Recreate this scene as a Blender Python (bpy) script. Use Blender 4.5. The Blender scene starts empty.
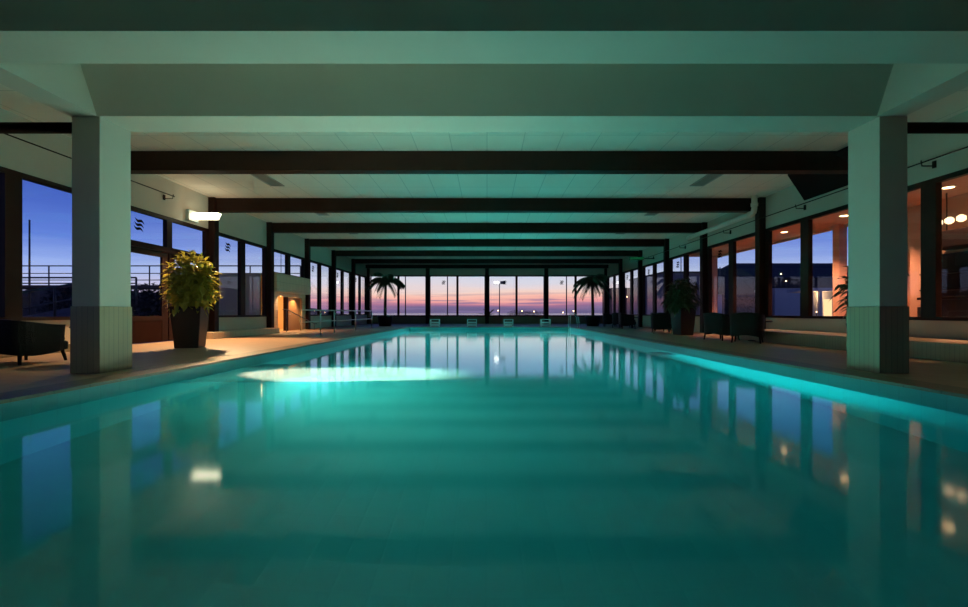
import bpy, bmesh, math, random
from mathutils import Vector, Matrix
C = bpy.context.scene.collection
S = bpy.context.scene
rnd = random.Random(7)
PI = math.pi

# ------------------------------------------------------------------ helpers
def srgb(r, g, b):
    def f(c):
        c /= 255.0
        return c / 12.92 if c <= 0.04045 else ((c + 0.055) / 1.055) ** 2.4
    return (f(r), f(g), f(b), 1.0)

def new_bm():
    return bmesh.new()

def box(bm, x0, x1, y0, y1, z0, z1, bev=0.0):
    r = bmesh.ops.create_cube(bm, size=1.0)
    vs = r['verts']
    for v in vs:
        v.co = Vector(((x0 + x1) / 2 + v.co.x * (x1 - x0), (y0 + y1) / 2 + v.co.y * (y1 - y0), (z0 + z1) / 2 + v.co.z * (z1 - z0)))
    if bev > 0:
        es = {e for v in vs for e in v.link_edges}
        bmesh.ops.bevel(bm, geom=list(es), offset=bev, segments=2, affect='EDGES', profile=0.6)
    return vs

def hexa(bm, bottom, top):
    """prism between two rings of the same number of points"""
    n = len(bottom)
    a = [bm.verts.new(p) for p in bottom]
    b = [bm.verts.new(p) for p in top]
    bm.faces.new(a[::-1]); bm.faces.new(b)
    for i in range(n):
        bm.faces.new((a[i], a[(i + 1) % n], b[(i + 1) % n], b[i]))

def tube(bm, pts, r, n=10, r1=None):
    """tube along a polyline, radius r tapering to r1"""
    pts = [Vector(p) for p in pts]
    rings = []
    m = len(pts)
    up = Vector((0, 0, 1))
    prev = None
    for i, p in enumerate(pts):
        d = (pts[min(i + 1, m - 1)] - pts[max(i - 1, 0)]).normalized()
        a = d.cross(up) if prev is None else prev - d * prev.dot(d)
        if a.length < 1e-4:
            a = d.cross(Vector((1, 0, 0)))
        a.normalize(); prev = a
        b = d.cross(a)
        rr = r if r1 is None else r + (r1 - r) * i / (m - 1)
        rings.append([bm.verts.new(p + (a * math.cos(2 * PI * k / n) + b * math.sin(2 * PI * k / n)) * rr) for k in range(n)])
    for i in range(m - 1):
        for k in range(n):
            bm.faces.new((rings[i][k], rings[i][(k + 1) % n], rings[i + 1][(k + 1) % n], rings[i + 1][k]))
    bm.faces.new(rings[0][::-1]); bm.faces.new(rings[-1])

def lathe(bm, prof, n=20, c=(0, 0, 0)):
    rings = []
    for (r, z) in prof:
        rings.append([bm.verts.new((c[0] + r * math.cos(2 * PI * k / n), c[1] + r * math.sin(2 * PI * k / n), c[2] + z)) for k in range(n)])
    for i in range(len(prof) - 1):
        for k in range(n):
            bm.faces.new((rings[i][k], rings[i][(k + 1) % n], rings[i + 1][(k + 1) % n], rings[i + 1][k]))
    bm.faces.new(rings[0][::-1]); bm.faces.new(rings[-1])

def obj(name, bm, mat, parent=None, smooth=False, loc=(0, 0, 0), kind=None):
    bmesh.ops.recalc_face_normals(bm, faces=bm.faces)
    me = bpy.data.meshes.new(name)
    bm.to_mesh(me); bm.free()
    if smooth:
        for p in me.polygons:
            p.use_smooth = True
    me.materials.append(mat)
    o = bpy.data.objects.new(name, me)
    o.location = loc
    C.objects.link(o)
    if parent:
        o.parent = parent
    if kind:
        o['kind'] = kind
    return o

def struct(name, bm, mat, parent=None, **k):
    return obj(name, bm, mat, parent, kind=None if parent else 'structure', **k)

def tag(o, label, cat, group=None):
    o['label'] = label; o['category'] = cat
    if group:
        o['group'] = group
    return o

def thing(name, label, cat, loc=(0, 0, 0), rz=0.0, group=None):
    o = bpy.data.objects.new(name, None)
    C.objects.link(o)
    o.location = loc; o.rotation_euler = (0, 0, rz)
    o.empty_display_size = 0.2
    return tag(o, label, cat, group)

def structroot(name, loc=(0, 0, 0)):
    o = bpy.data.objects.new(name, None)
    C.objects.link(o); o.location = loc; o['kind'] = 'structure'
    return o

def dup(root, loc, rz, label, group=None):
    r = root.copy(); C.objects.link(r)
    r.location = loc; r.rotation_euler = (0, 0, rz); r['label'] = label
    if group:
        r['group'] = group
    for ch in list(root.children):
        c = ch.copy(); C.objects.link(c); c.parent = r
        for g in list(ch.children):
            d = g.copy(); C.objects.link(d); d.parent = c
    return r

# ------------------------------------------------------------------ materials
def mat(name, col, rough=0.6, metal=0.0, noise=0.0, nscale=4.0, bump=0.0, bscale=40.0, spec=0.5, stretch=None):
    m = bpy.data.materials.new(name); m.use_nodes = True
    nt = m.node_tree; N = nt.nodes; L = nt.links
    p = N['Principled BSDF']
    p.inputs['Base Color'].default_value = col
    p.inputs['Roughness'].default_value = rough
    p.inputs['Metallic'].default_value = metal
    p.inputs['Specular IOR Level'].default_value = spec
    tc = N.new('ShaderNodeTexCoord')
    src = tc.outputs['Object']
    if stretch:
        mp = N.new('ShaderNodeMapping'); mp.inputs['Scale'].default_value = stretch
        L.new(src, mp.inputs['Vector']); src = mp.outputs['Vector']
    if noise > 0:
        n = N.new('ShaderNodeTexNoise'); n.inputs['Scale'].default_value = nscale; n.inputs['Detail'].default_value = 5
        L.new(src, n.inputs['Vector'])
        mx = N.new('ShaderNodeMix'); mx.data_type = 'RGBA'
        k = 1 - noise
        mx.inputs[6].default_value = (col[0] * k, col[1] * k, col[2] * k, 1)
        mx.inputs[7].default_value = (min(1, col[0] * (1 + noise)), min(1, col[1] * (1 + noise)), min(1, col[2] * (1 + noise)), 1)
        L.new(n.outputs['Fac'], mx.inputs[0]); L.new(mx.outputs[2], p.inputs['Base Color'])
    if bump > 0:
        n2 = N.new('ShaderNodeTexNoise'); n2.inputs['Scale'].default_value = bscale; n2.inputs['Detail'].default_value = 3
        L.new(src, n2.inputs['Vector'])
        b = N.new('ShaderNodeBump'); b.inputs['Strength'].default_value = bump; b.inputs['Distance'].default_value = 0.02
        L.new(n2.outputs['Fac'], b.inputs['Height']); L.new(b.outputs['Normal'], p.inputs['Normal'])
    return m

def tile_mat(name, col, grout, w, h, axes, rough=0.35, line=0.012, var=0.08, offset=0.0):
    """rectangular tiles laid in the plane of two object axes; axes 'xy', 'yz', 'xz', or 'sz' for any upright face"""
    m = bpy.data.materials.new(name); m.use_nodes = True
    nt = m.node_tree; N = nt.nodes; L = nt.links
    p = N['Principled BSDF']; p.inputs['Roughness'].default_value = rough
    tc = N.new('ShaderNodeTexCoord'); sp = N.new('ShaderNodeSeparateXYZ'); cb = N.new('ShaderNodeCombineXYZ')
    L.new(tc.outputs['Object'], sp.inputs[0])
    if axes[0] == 's':
        ad = N.new('ShaderNodeMath'); ad.operation = 'ADD'
        L.new(sp.outputs['X'], ad.inputs[0]); L.new(sp.outputs['Y'], ad.inputs[1]); L.new(ad.outputs[0], cb.inputs['X'])
    else:
        L.new(sp.outputs[axes[0].upper()], cb.inputs['X'])
    L.new(sp.outputs[axes[1].upper()], cb.inputs['Y'])
    b = N.new('ShaderNodeTexBrick')
    b.offset = offset; b.squash = 1.0
    b.inputs['Scale'].default_value = 1.0
    b.inputs['Brick Width'].default_value = w; b.inputs['Row Height'].default_value = h
    b.inputs['Mortar Size'].default_value = line; b.inputs['Mortar Smooth'].default_value = 0.3
    b.inputs['Color1'].default_value = col
    b.inputs['Color2'].default_value = tuple(c * (1 - var) for c in col[:3]) + (1,)
    b.inputs['Mortar'].default_value = grout
    L.new(cb.outputs[0], b.inputs['Vector']); L.new(b.outputs['Color'], p.inputs['Base Color'])
    bp = N.new('ShaderNodeBump'); bp.inputs['Strength'].default_value = 0.25; bp.inputs['Distance'].default_value = 0.01; bp.invert = True
    L.new(b.outputs['Fac'], bp.inputs['Height']); L.new(bp.outputs['Normal'], p.inputs['Normal'])
    return m

def emit(name, col, strength):
    m = bpy.data.materials.new(name); m.use_nodes = True
    nt = m.node_tree; nt.nodes.clear()
    e = nt.nodes.new('ShaderNodeEmission'); e.inputs['Color'].default_value = col; e.inputs['Strength'].default_value = strength
    o = nt.nodes.new('ShaderNodeOutputMaterial'); nt.links.new(e.outputs[0], o.inputs['Surface'])
    return m

def glass_mat(name, tint=(0.93, 0.95, 0.96, 1)):
    m = bpy.data.materials.new(name); m.use_nodes = True
    nt = m.node_tree; nt.nodes.clear(); N = nt.nodes; L = nt.links
    t = N.new('ShaderNodeBsdfTransparent'); t.inputs['Color'].default_value = tint
    g = N.new('ShaderNodeBsdfGlossy'); g.inputs['Roughness'].default_value = 0.01
    f = N.new('ShaderNodeFresnel')
    ge = N.new('ShaderNodeNewGeometry'); mr = N.new('ShaderNodeMapRange')
    mr.inputs['To Min'].default_value = 1.33; mr.inputs['To Max'].default_value = 1 / 1.33
    L.new(ge.outputs['Backfacing'], mr.inputs['Value']); L.new(mr.outputs[0], f.inputs['IOR'])
    mx = N.new('ShaderNodeMixShader'); o = N.new('ShaderNodeOutputMaterial')
    L.new(f.outputs[0], mx.inputs[0]); L.new(t.outputs[0], mx.inputs[1]); L.new(g.outputs[0], mx.inputs[2]); L.new(mx.outputs[0], o.inputs['Surface'])
    return m

def water_mat():
    m = bpy.data.materials.new('water'); m.use_nodes = True
    nt = m.node_tree; N = nt.nodes; L = nt.links
    N.clear()
    g = N.new('ShaderNodeBsdfGlass'); g.inputs['IOR'].default_value = 1.33; g.inputs['Roughness'].default_value = 0.07
    g.inputs['Color'].default_value = (1, 1, 1, 1)
    o = N.new('ShaderNodeOutputMaterial')
    L.new(g.outputs[0], o.inputs['Surface'])
    va = N.new('ShaderNodeVolumeAbsorption'); va.inputs['Color'].default_value = (0.0, 0.88, 0.90, 1); va.inputs['Density'].default_value = WATER_ABS
    L.new(va.outputs[0], o.inputs['Volume'])
    return m

WATER_ABS = 0.36
M = {}
M['plaster'] = mat('pale_plaster', (0.54, 0.45, 0.37, 1), 0.75, noise=0.05, nscale=1.5, bump=0.06)
M['concrete'] = mat('painted_concrete', (0.66, 0.56, 0.48, 1), 0.6, noise=0.05, nscale=2.0, bump=0.08, bscale=25)
M['ceiling'] = tile_mat('ceiling_tiles', (0.82, 0.72, 0.62, 1), (0.56, 0.49, 0.42, 1), 0.80, 1.825, 'xy', 0.8, 0.012, 0.03)
M['brown'] = mat('dark_brown_paint', (0.017, 0.0065, 0.0045, 1), 0.5, noise=0.25, nscale=6, spec=.12)
M['door_brown'] = mat('red_brown_door_panel', (0.016, 0.0045, 0.003, 1), 0.6, noise=0.2, nscale=5, stretch=(1, 1, 0.2), spec=.05)
M['deck'] = tile_mat('tan_deck_tiles', (0.33, 0.20, 0.12, 1), (0.22, 0.14, 0.085, 1), 0.30, 0.30, 'xy', 0.5, 0.008, 0.10)
M['coping'] = tile_mat('brown_coping', (0.16, 0.105, 0.07, 1), (0.09, 0.06, 0.045, 1), 0.40, 0.40, 'xy', 0.5, 0.010, 0.12)
M['pool'] = tile_mat('pool_tiles', (0.13, 0.52, 0.52, 1), (0.12, 0.48, 0.48, 1), 0.25, 0.25, 'sz', 0.4, 0.010, 0.05)
M['shaded_rim'] = tile_mat('shaded_teal_rim_tiles', (0.05, 0.27, 0.29, 1), (0.045, 0.24, 0.26, 1), 0.25, 0.25, 'sz', 0.4, 0.010, 0.05)  # pool tile with the shade above the waterline put into its colour
M['pool_floor'] = tile_mat('pool_floor_tiles', (0.22, 0.60, 0.60, 1), (0.215, 0.58, 0.58, 1), 0.25, 0.25, 'xy', 0.5, 0.010, 0.05)
M['base_tile'] = tile_mat('sage_upright_tiles', (0.33, 0.24, 0.145, 1), (0.20, 0.145, 0.09, 1), 0.075, 0.90, 'sz', 0.4, 0.005, 0.08)
M['niche_tile'] = tile_mat('beige_wall_tiles', (0.58, 0.43, 0.29, 1), (0.42, 0.31, 0.22, 1), 0.30, 0.30, 'yz', 0.4, 0.010, 0.06)
M['back_low'] = mat('olive_brown_low_wall', (0.20, 0.13, 0.07, 1), 0.7, noise=0.1)
M['glass'] = glass_mat('window_glass')
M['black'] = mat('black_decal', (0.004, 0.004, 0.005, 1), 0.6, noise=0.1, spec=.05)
M['vent'] = mat('vent_grey', (0.30, 0.30, 0.27, 1), 0.5, noise=0.05)
M['vent_slat'] = mat('vent_slat_grey', (0.20, 0.20, 0.18, 1), 0.5, noise=0.05)
M['wicker'] = mat('dark_woven_wicker', (0.008, 0.005, 0.004, 1), 0.55, noise=0.5, nscale=60, bump=0.7, bscale=70, spec=.15)
M['cushion'] = mat('dark_brown_cushion', (0.012, 0.008, 0.007, 1), 0.9, noise=0.2, nscale=20)
M['pot'] = mat('dark_brown_planter', (0.012, 0.006, 0.005, 1), 0.45, noise=0.2, nscale=8, spec=.3)
M['soil'] = mat('potting_soil', (0.02, 0.013, 0.008, 1), 0.95, noise=0.5, nscale=30, bump=0.6)
M['bark'] = mat('brown_bark', (0.06, 0.04, 0.025, 1), 0.9, noise=0.4, nscale=25, bump=0.6)
M['leaf'] = mat('green_leaf', (0.10, 0.145, 0.030, 1), 0.45, noise=0.6, nscale=6)
M['leaf_dark'] = mat('dark_green_leaf', (0.030, 0.060, 0.022, 1), 0.5, noise=0.5, nscale=6)
M['palm'] = mat('palm_leaf', (0.022, 0.042, 0.018, 1), 0.5, noise=0.4, nscale=8)
M['steel'] = mat('brushed_steel', (0.62, 0.60, 0.56, 1), 0.28, metal=1.0, noise=0.06, nscale=20)
M['white'] = mat('white_plastic', (0.72, 0.74, 0.70, 1), 0.4, noise=0.03)
M['pipe_white'] = mat('white_pipe', (0.66, 0.67, 0.60, 1), 0.45, noise=0.04)
M['sign_green'] = emit('exit_sign_green', srgb(10, 70, 40), 1.0)
M['sign_case'] = mat('sign_case_dark', (0.02, 0.05, 0.03, 1), 0.5, noise=0.1)
M['fluo'] = emit('fluorescent_diffuser', (1.0, 0.92, 0.62, 1), 6.5)
M['lens'] = emit('pool_lamp_lens', (0.25, 1.0, 0.9, 1), 1.2)
M['niche_wood'] = mat('orange_wood_door', (0.46, 0.22, 0.09, 1), 0.45, noise=0.25, nscale=5, stretch=(1, 4, 0.4))
M['niche_wall'] = mat('warm_lobby_wall', (0.62, 0.45, 0.26, 1), 0.7, noise=0.05)
M['lounge'] = mat('salmon_lounge_paint', (0.55, 0.29, 0.19, 1), 0.7, noise=0.05)
M['lounge_ceiling'] = tile_mat('salmon_lounge_ceiling', (0.55, 0.31, 0.22, 1), (0.42, 0.23, 0.16, 1), 1.2, 1.2, 'xy', 0.8, 0.02, 0.04)
M['lounge_floor'] = mat('lounge_carpet', (0.30, 0.17, 0.13, 1), 0.95, noise=0.2, nscale=20)
M['warm_bulb'] = emit('warm_bulb', (1.0, 0.62, 0.28, 1), 12.0)
M['bar_bulb'] = emit('bar_bulb', (1.0, 0.66, 0.34, 1), 3.0)
M['white_bulb'] = emit('floodlight_bulb', (1.0, 0.97, 0.90, 1), 6.0)
M['mast'] = mat('grey_mast', (0.10, 0.09, 0.10, 1), 0.5, noise=0.1)
M['ground'] = mat('dusk_ground', (0.055, 0.040, 0.034, 1), 0.9, noise=0.3, nscale=0.5)
M['terrace'] = mat('brown_terrace', (0.13, 0.075, 0.055, 1), 0.8, noise=0.2, nscale=2)
M['house'] = mat('dusk_grey_house', (0.20, 0.18, 0.20, 1), 0.8, noise=0.1)
M['house_red'] = mat('red_brick_house', (0.28, 0.12, 0.10, 1), 0.8, noise=0.15)
M['house_white'] = mat('white_house', (0.55, 0.52, 0.52, 1), 0.8, noise=0.08)
M['roof'] = mat('dark_roof', (0.035, 0.030, 0.035, 1), 0.8, noise=0.2)
M['canvas'] = mat('pale_canvas', (0.34, 0.31, 0.33, 1), 0.8, noise=0.08)
M['lit_window'] = emit('lit_window', (1.0, 0.62, 0.30, 1), 1.6)
M['sea'] = mat('evening_sea', (0.03, 0.03, 0.05, 1), 0.18, noise=0.2, nscale=0.02)
M['tree'] = mat('dusk_tree', (0.022, 0.022, 0.016, 1), 0.9, noise=0.4, nscale=3)

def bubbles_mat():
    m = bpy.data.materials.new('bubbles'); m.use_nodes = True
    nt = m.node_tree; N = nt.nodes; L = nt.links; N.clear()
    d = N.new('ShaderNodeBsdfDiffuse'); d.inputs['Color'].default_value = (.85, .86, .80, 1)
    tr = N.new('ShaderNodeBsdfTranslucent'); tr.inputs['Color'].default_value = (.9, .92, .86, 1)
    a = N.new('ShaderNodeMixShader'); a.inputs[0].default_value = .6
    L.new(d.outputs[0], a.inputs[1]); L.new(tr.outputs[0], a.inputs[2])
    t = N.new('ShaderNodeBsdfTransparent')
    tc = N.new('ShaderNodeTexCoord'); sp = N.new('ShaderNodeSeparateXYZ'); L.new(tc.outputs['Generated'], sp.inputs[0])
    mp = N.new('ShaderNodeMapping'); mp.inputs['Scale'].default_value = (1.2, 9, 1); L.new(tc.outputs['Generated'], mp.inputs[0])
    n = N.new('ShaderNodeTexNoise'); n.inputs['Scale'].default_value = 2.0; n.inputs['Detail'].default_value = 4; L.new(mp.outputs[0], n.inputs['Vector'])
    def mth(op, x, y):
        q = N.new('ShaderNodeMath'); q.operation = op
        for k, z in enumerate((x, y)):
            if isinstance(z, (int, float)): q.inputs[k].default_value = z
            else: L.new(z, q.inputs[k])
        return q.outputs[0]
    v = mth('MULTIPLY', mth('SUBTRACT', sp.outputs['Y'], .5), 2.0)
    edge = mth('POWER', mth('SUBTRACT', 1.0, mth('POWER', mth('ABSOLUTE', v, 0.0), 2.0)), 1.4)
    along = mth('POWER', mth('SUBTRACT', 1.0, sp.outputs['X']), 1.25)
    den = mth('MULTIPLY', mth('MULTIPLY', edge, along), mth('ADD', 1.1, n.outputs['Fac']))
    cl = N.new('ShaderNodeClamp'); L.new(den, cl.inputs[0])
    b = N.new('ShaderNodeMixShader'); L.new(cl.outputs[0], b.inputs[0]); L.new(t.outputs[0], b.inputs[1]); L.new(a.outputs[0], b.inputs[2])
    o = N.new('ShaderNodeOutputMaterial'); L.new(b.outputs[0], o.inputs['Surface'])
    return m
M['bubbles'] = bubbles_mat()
def leaf_mat(name, col, tcol, noise=.5):
    m = mat(name, col, .45, noise=noise, nscale=6)
    nt = m.node_tree; N = nt.nodes; L = nt.links
    p = N['Principled BSDF']; o = N['Material Output']
    tr = N.new('ShaderNodeBsdfTranslucent'); tr.inputs['Color'].default_value = tcol
    ad = N.new('ShaderNodeMixShader'); ad.inputs[0].default_value = .5
    L.new(p.outputs[0], ad.inputs[1]); L.new(tr.outputs[0], ad.inputs[2]); L.new(ad.outputs[0], o.inputs['Surface'])
    return m
M['leaf'] = leaf_mat('green_leaf', (0.24, 0.24, 0.045, 1), (0.42, 0.38, 0.05, 1))

# ------------------------------------------------------------------ dimensions (x across, y into the room, z up; deck at 0)
XL, XR = -4.43, 4.65            # pool walls
YN, YF = -1.6, 24.6             # pool ends
ZW, ZF = -0.19, -1.75           # water level, pool floor
WX = 9.0                        # glass plane of the side walls
YB = 32.19                      # glass plane of the back wall
YFR = -3.4                      # wall behind
ZC = 4.575                      # ceiling over the near end
def zc(y):                      # it falls slightly towards the end windows
    return 4.575 - .0092 * max(0.0, y - 9.0)
BAY0, BAY = 10.29, 3.65
cols = [BAY0 + BAY * k for k in range(-4, 7)]     # -4.31 ... 32.19
Z0, Z1 = 0.65, 3.50

# ------------------------------------------------------------------ setting: floor, pool, ceiling, walls
bm = new_bm()
box(bm, -WX - .25, XL - .42, YFR, YB + .25, -.30, 0)
box(bm, XR + .42, WX + .25, YFR, YB + .25, -.30, 0)
box(bm, XL - .42, XR + .42, YF + .42, YB + .25, -.30, 0)
box(bm, XL - .42, XR + .42, YFR, YN - .42, -.30, 0)
struct('floor', bm, M['deck'])
bm = new_bm()
box(bm, XL - .42, XL, YN - .42, YF + .42, -.03, .004)
box(bm, XR, XR + .42, YN - .42, YF + .42, -.03, .004)
box(bm, XL, XR, YF, YF + .42, -.03, .004)
box(bm, XL, XR, YN - .42, YN, -.03, .004)
struct('trim_1', bm, M['coping'])
bm = new_bm()
def rim(z0, z1):
    box(bm, XL - .2, XL, YN - .2, YF + .2, z0, z1); box(bm, XR, XR + .2, YN - .2, YF + .2, z0, z1)
    box(bm, XL, XR, YF, YF + .2, z0, z1); box(bm, XL, XR, YN - .2, YN, z0, z1)
rim(ZF - .2, -.20)
struct('pool_basin', bm, M['pool'])
bm = new_bm(); rim(-.20, -.03)
struct('pool_shaded_rim', bm, M['shaded_rim'])  # wall strip above the water, in the darkened tile colour
bm = new_bm(); box(bm, XL, XR, YN, YF, ZF - .2, ZF)
struct('pool_floor', bm, M['pool_floor'])
bm = new_bm(); box(bm, XL - .01, XR + .01, YN - .01, YF + .01, ZF - .01, ZW)
w = obj('pool_water', bm, water_mat()); tag(w, 'still teal water filling the long indoor swimming pool', 'water')

bm = new_bm()
box(bm, -WX - .25, WX + .25, YFR - .2, 9.0, ZC, ZC + .3)
hexa(bm, [(-WX - .25, 9.0, ZC), (WX + .25, 9.0, ZC), (WX + .25, YB + .25, zc(YB + .25)), (-WX - .25, YB + .25, zc(YB + .25))],
     [(-WX - .25, 9.0, ZC + .3), (WX + .25, 9.0, ZC + .3), (WX + .25, YB + .25, ZC + .3), (-WX - .25, YB + .25, ZC + .3)])
struct('ceiling', bm, M['ceiling'])
bm = new_bm(); box(bm, -WX - .25, WX + .25, YFR - .2, YFR, 0, ZC)
struct('wall_front', bm, M['plaster'])

def side_wall(s, name):
    a, b = (WX - .04, WX + .14)
    xa, xb = (s * a, s * b) if s > 0 else (s * b, s * a)
    bm = new_bm()
    box(bm, xa, xb, YFR, YB + .2, Z1, ZC)
    if s > 0:
        box(bm, xa, xb, YFR, YB + .2, 0, Z0)
    else:
        box(bm, xa, xb, YFR, cols[4] - .1, 0, Z0)
        box(bm, xa, xb, cols[5] + .1, cols[6] + .1, 0, Z0)
        box(bm, xa, xb, cols[7] - .1, YB + .2, 0, Z0)
    struct(name, bm, M['plaster'])
side_wall(-1, 'wall_left'); side_wall(1, 'wall_right')
bm = new_bm()
box(bm, -WX, WX, YB - .06, YB + .14, 0, .55)
struct('wall_back', bm, M['back_low'])
bm = new_bm(); box(bm, -WX, WX, YB - .06, YB + .14, 3.62, ZC)
struct('wall_back_header', bm, M['plaster'])

# dark steel posts of the side and back walls
n_trim = 2
for s in (-1, 1):
    for y in cols[1:]:
        bm = new_bm()
        x0, x1 = sorted((s * 8.76, s * 9.14))
        box(bm, x0, x1, y - .12, y + .12, 0, zc(y + .12) - .002, .012)
        struct('trim_%d' % n_trim, bm, M['brown']); n_trim += 1
for x in (-4.42, 0.0, 4.42):
    bm = new_bm(); box(bm, x - .14, x + .14, YB - .22, YB + .1, 0, zc(YB + .1) - .002, .012)
    struct('trim_%d' % n_trim, bm, M['brown']); n_trim += 1

# three wave strokes stuck to a pane; (u, z) plane mapped by a function
def wave_decal(parent, place, size=.30):
    bm = new_bm()
    for k in (-1, 0, 1):
        top, bot = [], []
        for i in range(13):
            t = i / 12.0 - .5
            u = t * size + k * .02
            zz = k * size * .34 - t * size * .42 + math.sin(t * 2 * PI) * size * .12
            th = size * .12 * (math.cos(t * PI) ** .6 if abs(t) < .5 else 0.02)
            top.append((u, zz + th)); bot.append((u, zz - th))
        for d in (0, 1):
            f = [bm.verts.new(place(u, z, d * .004)) for (u, z) in top + bot[::-1]]
            bm.faces.new(f)
    obj('wave_decal', bm, M['black'], parent)

def side_window(s, y0, y1, z0, z1, n, decal=True, decal_near=True, mo=0.0):
    """one glazed bay between two posts: frame with a centre mullion, two panes"""
    r = structroot('window_%d' % n, (s * WX, (y0 + y1) / 2, z0))
    h = (y1 - y0) / 2; H = z1 - z0
    d = .06
    bm = new_bm()
    box(bm, -d, d, -h + .12, -h + .28, 0, H)
    box(bm, -d, d, h - .28, h - .12, 0, H)
    box(bm, -d - .02, d + .02, -h + .12, h - .12, 0, .07)
    box(bm, -d, d, -h + .12, h - .12, H - .10, H)
    obj('window_frame', bm, M['brown'], r)
    bm = new_bm(); box(bm, -d, d, mo - .15, mo + .15, .07, H - .1); obj('mullion', bm, M['brown'], r)
    for (a, b) in ((-h + .28, mo - .15), (mo + .15, h - .28)):
        bm = new_bm(); box(bm, -.004, .004, a, b, .07, H - .1)
        obj('pane', bm, M['glass'], r)
    if decal:
        c = (-h + .28 - .15) / 2 if decal_near else (h - .28 + .15) / 2
        zc = 3.08 - z0
        wave_decal(r, lambda u, z, t: (-s * (.006 + t), c - s * u, zc + z))
    return r

nw = 1
for k in range(1, 10):
    if k == 4:
        continue
    if k == 6:
        side_window(-1, cols[k], cols[k + 1], 2.46, Z1, nw, False); nw += 1
        continue
    side_window(-1, cols[k], cols[k + 1], Z0, Z1, nw, k > 3, True, -.34 if k == 3 else 0); nw += 1
for k in range(1, 10):
    side_window(1, cols[k], cols[k + 1], Z0, Z1, nw, k in (5, 6, 7, 8), False, .25 if k == 3 else 0); nw += 1
xs = [-8.84, -4.42, 0, 4.42, 8.84]
for i in range(4):
    x0, x1 = xs[i], xs[i + 1]
    r = structroot('window_%d' % nw, ((x0 + x1) / 2, YB, .55)); nw += 1
    h = (x1 - x0) / 2 - .13; H = 3.62 - .55
    bm = new_bm()
    box(bm, -h, -h + .06, -.05, .05, 0, H); box(bm, h - .06, h, -.05, .05, 0, H)
    box(bm, -h, h, -.07, .05, 0, .09); box(bm, -h, h, -.05, .05, H - .09, H)
    obj('window_frame', bm, M['brown'], r)
    bm = new_bm(); box(bm, -.08, .08, -.05, .05, .09, H - .09); obj('mullion', bm, M['brown'], r)
    for (a, b) in ((-h + .06, -.08), (.08, h - .06)):
        bm = new_bm(); box(bm, a, b, -.004, .004, .09, H - .09); obj('pane', bm, M['glass'], r)
    if i > 0:
        c = -h / 2 + (.15 if i == 2 else 0)
        wave_decal(r, lambda u, z, t, c=c: (c + u, -.006 - t, 3.08 - .55 + z))

# glazed double door of the left wall with fixed lights above
d = structroot('door_1', (-WX, (cols[4] + cols[5]) / 2, 0))
h = BAY / 2; e = .06; ZT = 2.50
bm = new_bm()
box(bm, -e, e, -h + .12, -h + .26, 0, Z1); box(bm, -e, e, h - .26, h - .12, 0, Z1)
box(bm, -e, e, -h + .12, h - .12, Z1 - .1, Z1); box(bm, -e - .02, e + .02, -h + .12, h - .12, ZT, ZT + .14)
box(bm, -e, e, -.10, .10, ZT + .14, Z1 - .1)
obj('door_frame', bm, M['brown'], d)
for (a, b) in ((-h + .26, -.10), (.10, h - .26)):
    bm = new_bm(); box(bm, -.004, .004, a, b, ZT + .14, Z1 - .1); obj('transom_pane', bm, M['glass'], d)
wave_decal(d, lambda u, z, t: (.006 + t, -1.0 + u, 3.08 + z))
for (a, b) in ((-h + .27, -.02), (.02, h - .27)):
    bm = new_bm()
    box(bm, -.03, .03, a, a + .22, .02, ZT - .01, .004); box(bm, -.03, .03, b - .22, b, .02, ZT - .01, .004)
    box(bm, -.03, .03, a + .22, b - .22, ZT - .16, ZT - .01); box(bm, -.03, .03, a + .22, b - .22, .60, .72)
    lf = obj('door_leaf', bm, M['brown'], d)
    bm = new_bm(); box(bm, -.022, .022, a + .22, b - .22, .02, .60); obj('kick_panel', bm, M['door_brown'], lf)
    bm = new_bm(); box(bm, -.004, .004, a + .22, b - .22, .72, ZT - .16); obj('pane', bm, M['glass'], lf)
    bm = new_bm(); yy = b - .1 if a < 0 and b < .1 else a + .1
    tube(bm, [(.03, yy, .95), (.09, yy, .95), (.09, yy, 1.25), (.03, yy, 1.25)], .012, 8); obj('door_handle', bm, M['steel'], lf, True)

# tiled stair niche in the left wall
yn0, yn1 = cols[6] + .12, cols[7] - .12
bm = new_bm()
box(bm, -9.12, -8.92, yn0, 18.35, 0, 1.52)
box(bm, -9.12, -8.92, 20.75, yn1, 0, 1.52)
box(bm, -9.12, -8.92, yn0, yn1, 1.52, 1.70)
box(bm, -9.16, -8.66, yn0, yn1, 1.70, 2.46, .01)
struct('wall_niche', bm, M['niche_tile'])
bm = new_bm()
box(bm, -11.6, -11.5, 17.4, 21.6, 0, 2.3); box(bm, -11.5, -9.12, 17.3, 17.4, 0, 2.3); box(bm, -11.5, -9.12, 21.5, 21.6, 0, 2.3)
box(bm, -11.6, -9.12, 17.3, 21.6, 2.3, 2.4); box(bm, -11.6, -9.12, 17.3, 21.6, -.1, 0)
struct('wall_lobby', bm, M['niche_wall'])
d2 = structroot('door_2', (-9.05, 20.05, 0))
bm = new_bm(); box(bm, -.03, .03, -.62, .68, .01, 1.50, .006); obj('door_leaf', bm, M['niche_wood'], d2)
bm = new_bm(); box(bm, -.08, .08, -.78, -.63, 0, 1.52); obj('door_post', bm, M['brown'], d2)
bm = new_bm(); tube(bm, [(.03, -.5, .75), (.08, -.5, .75), (.08, -.38, .75)], .012, 8); obj('door_handle', bm, M['steel'], d2, True)

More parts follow.
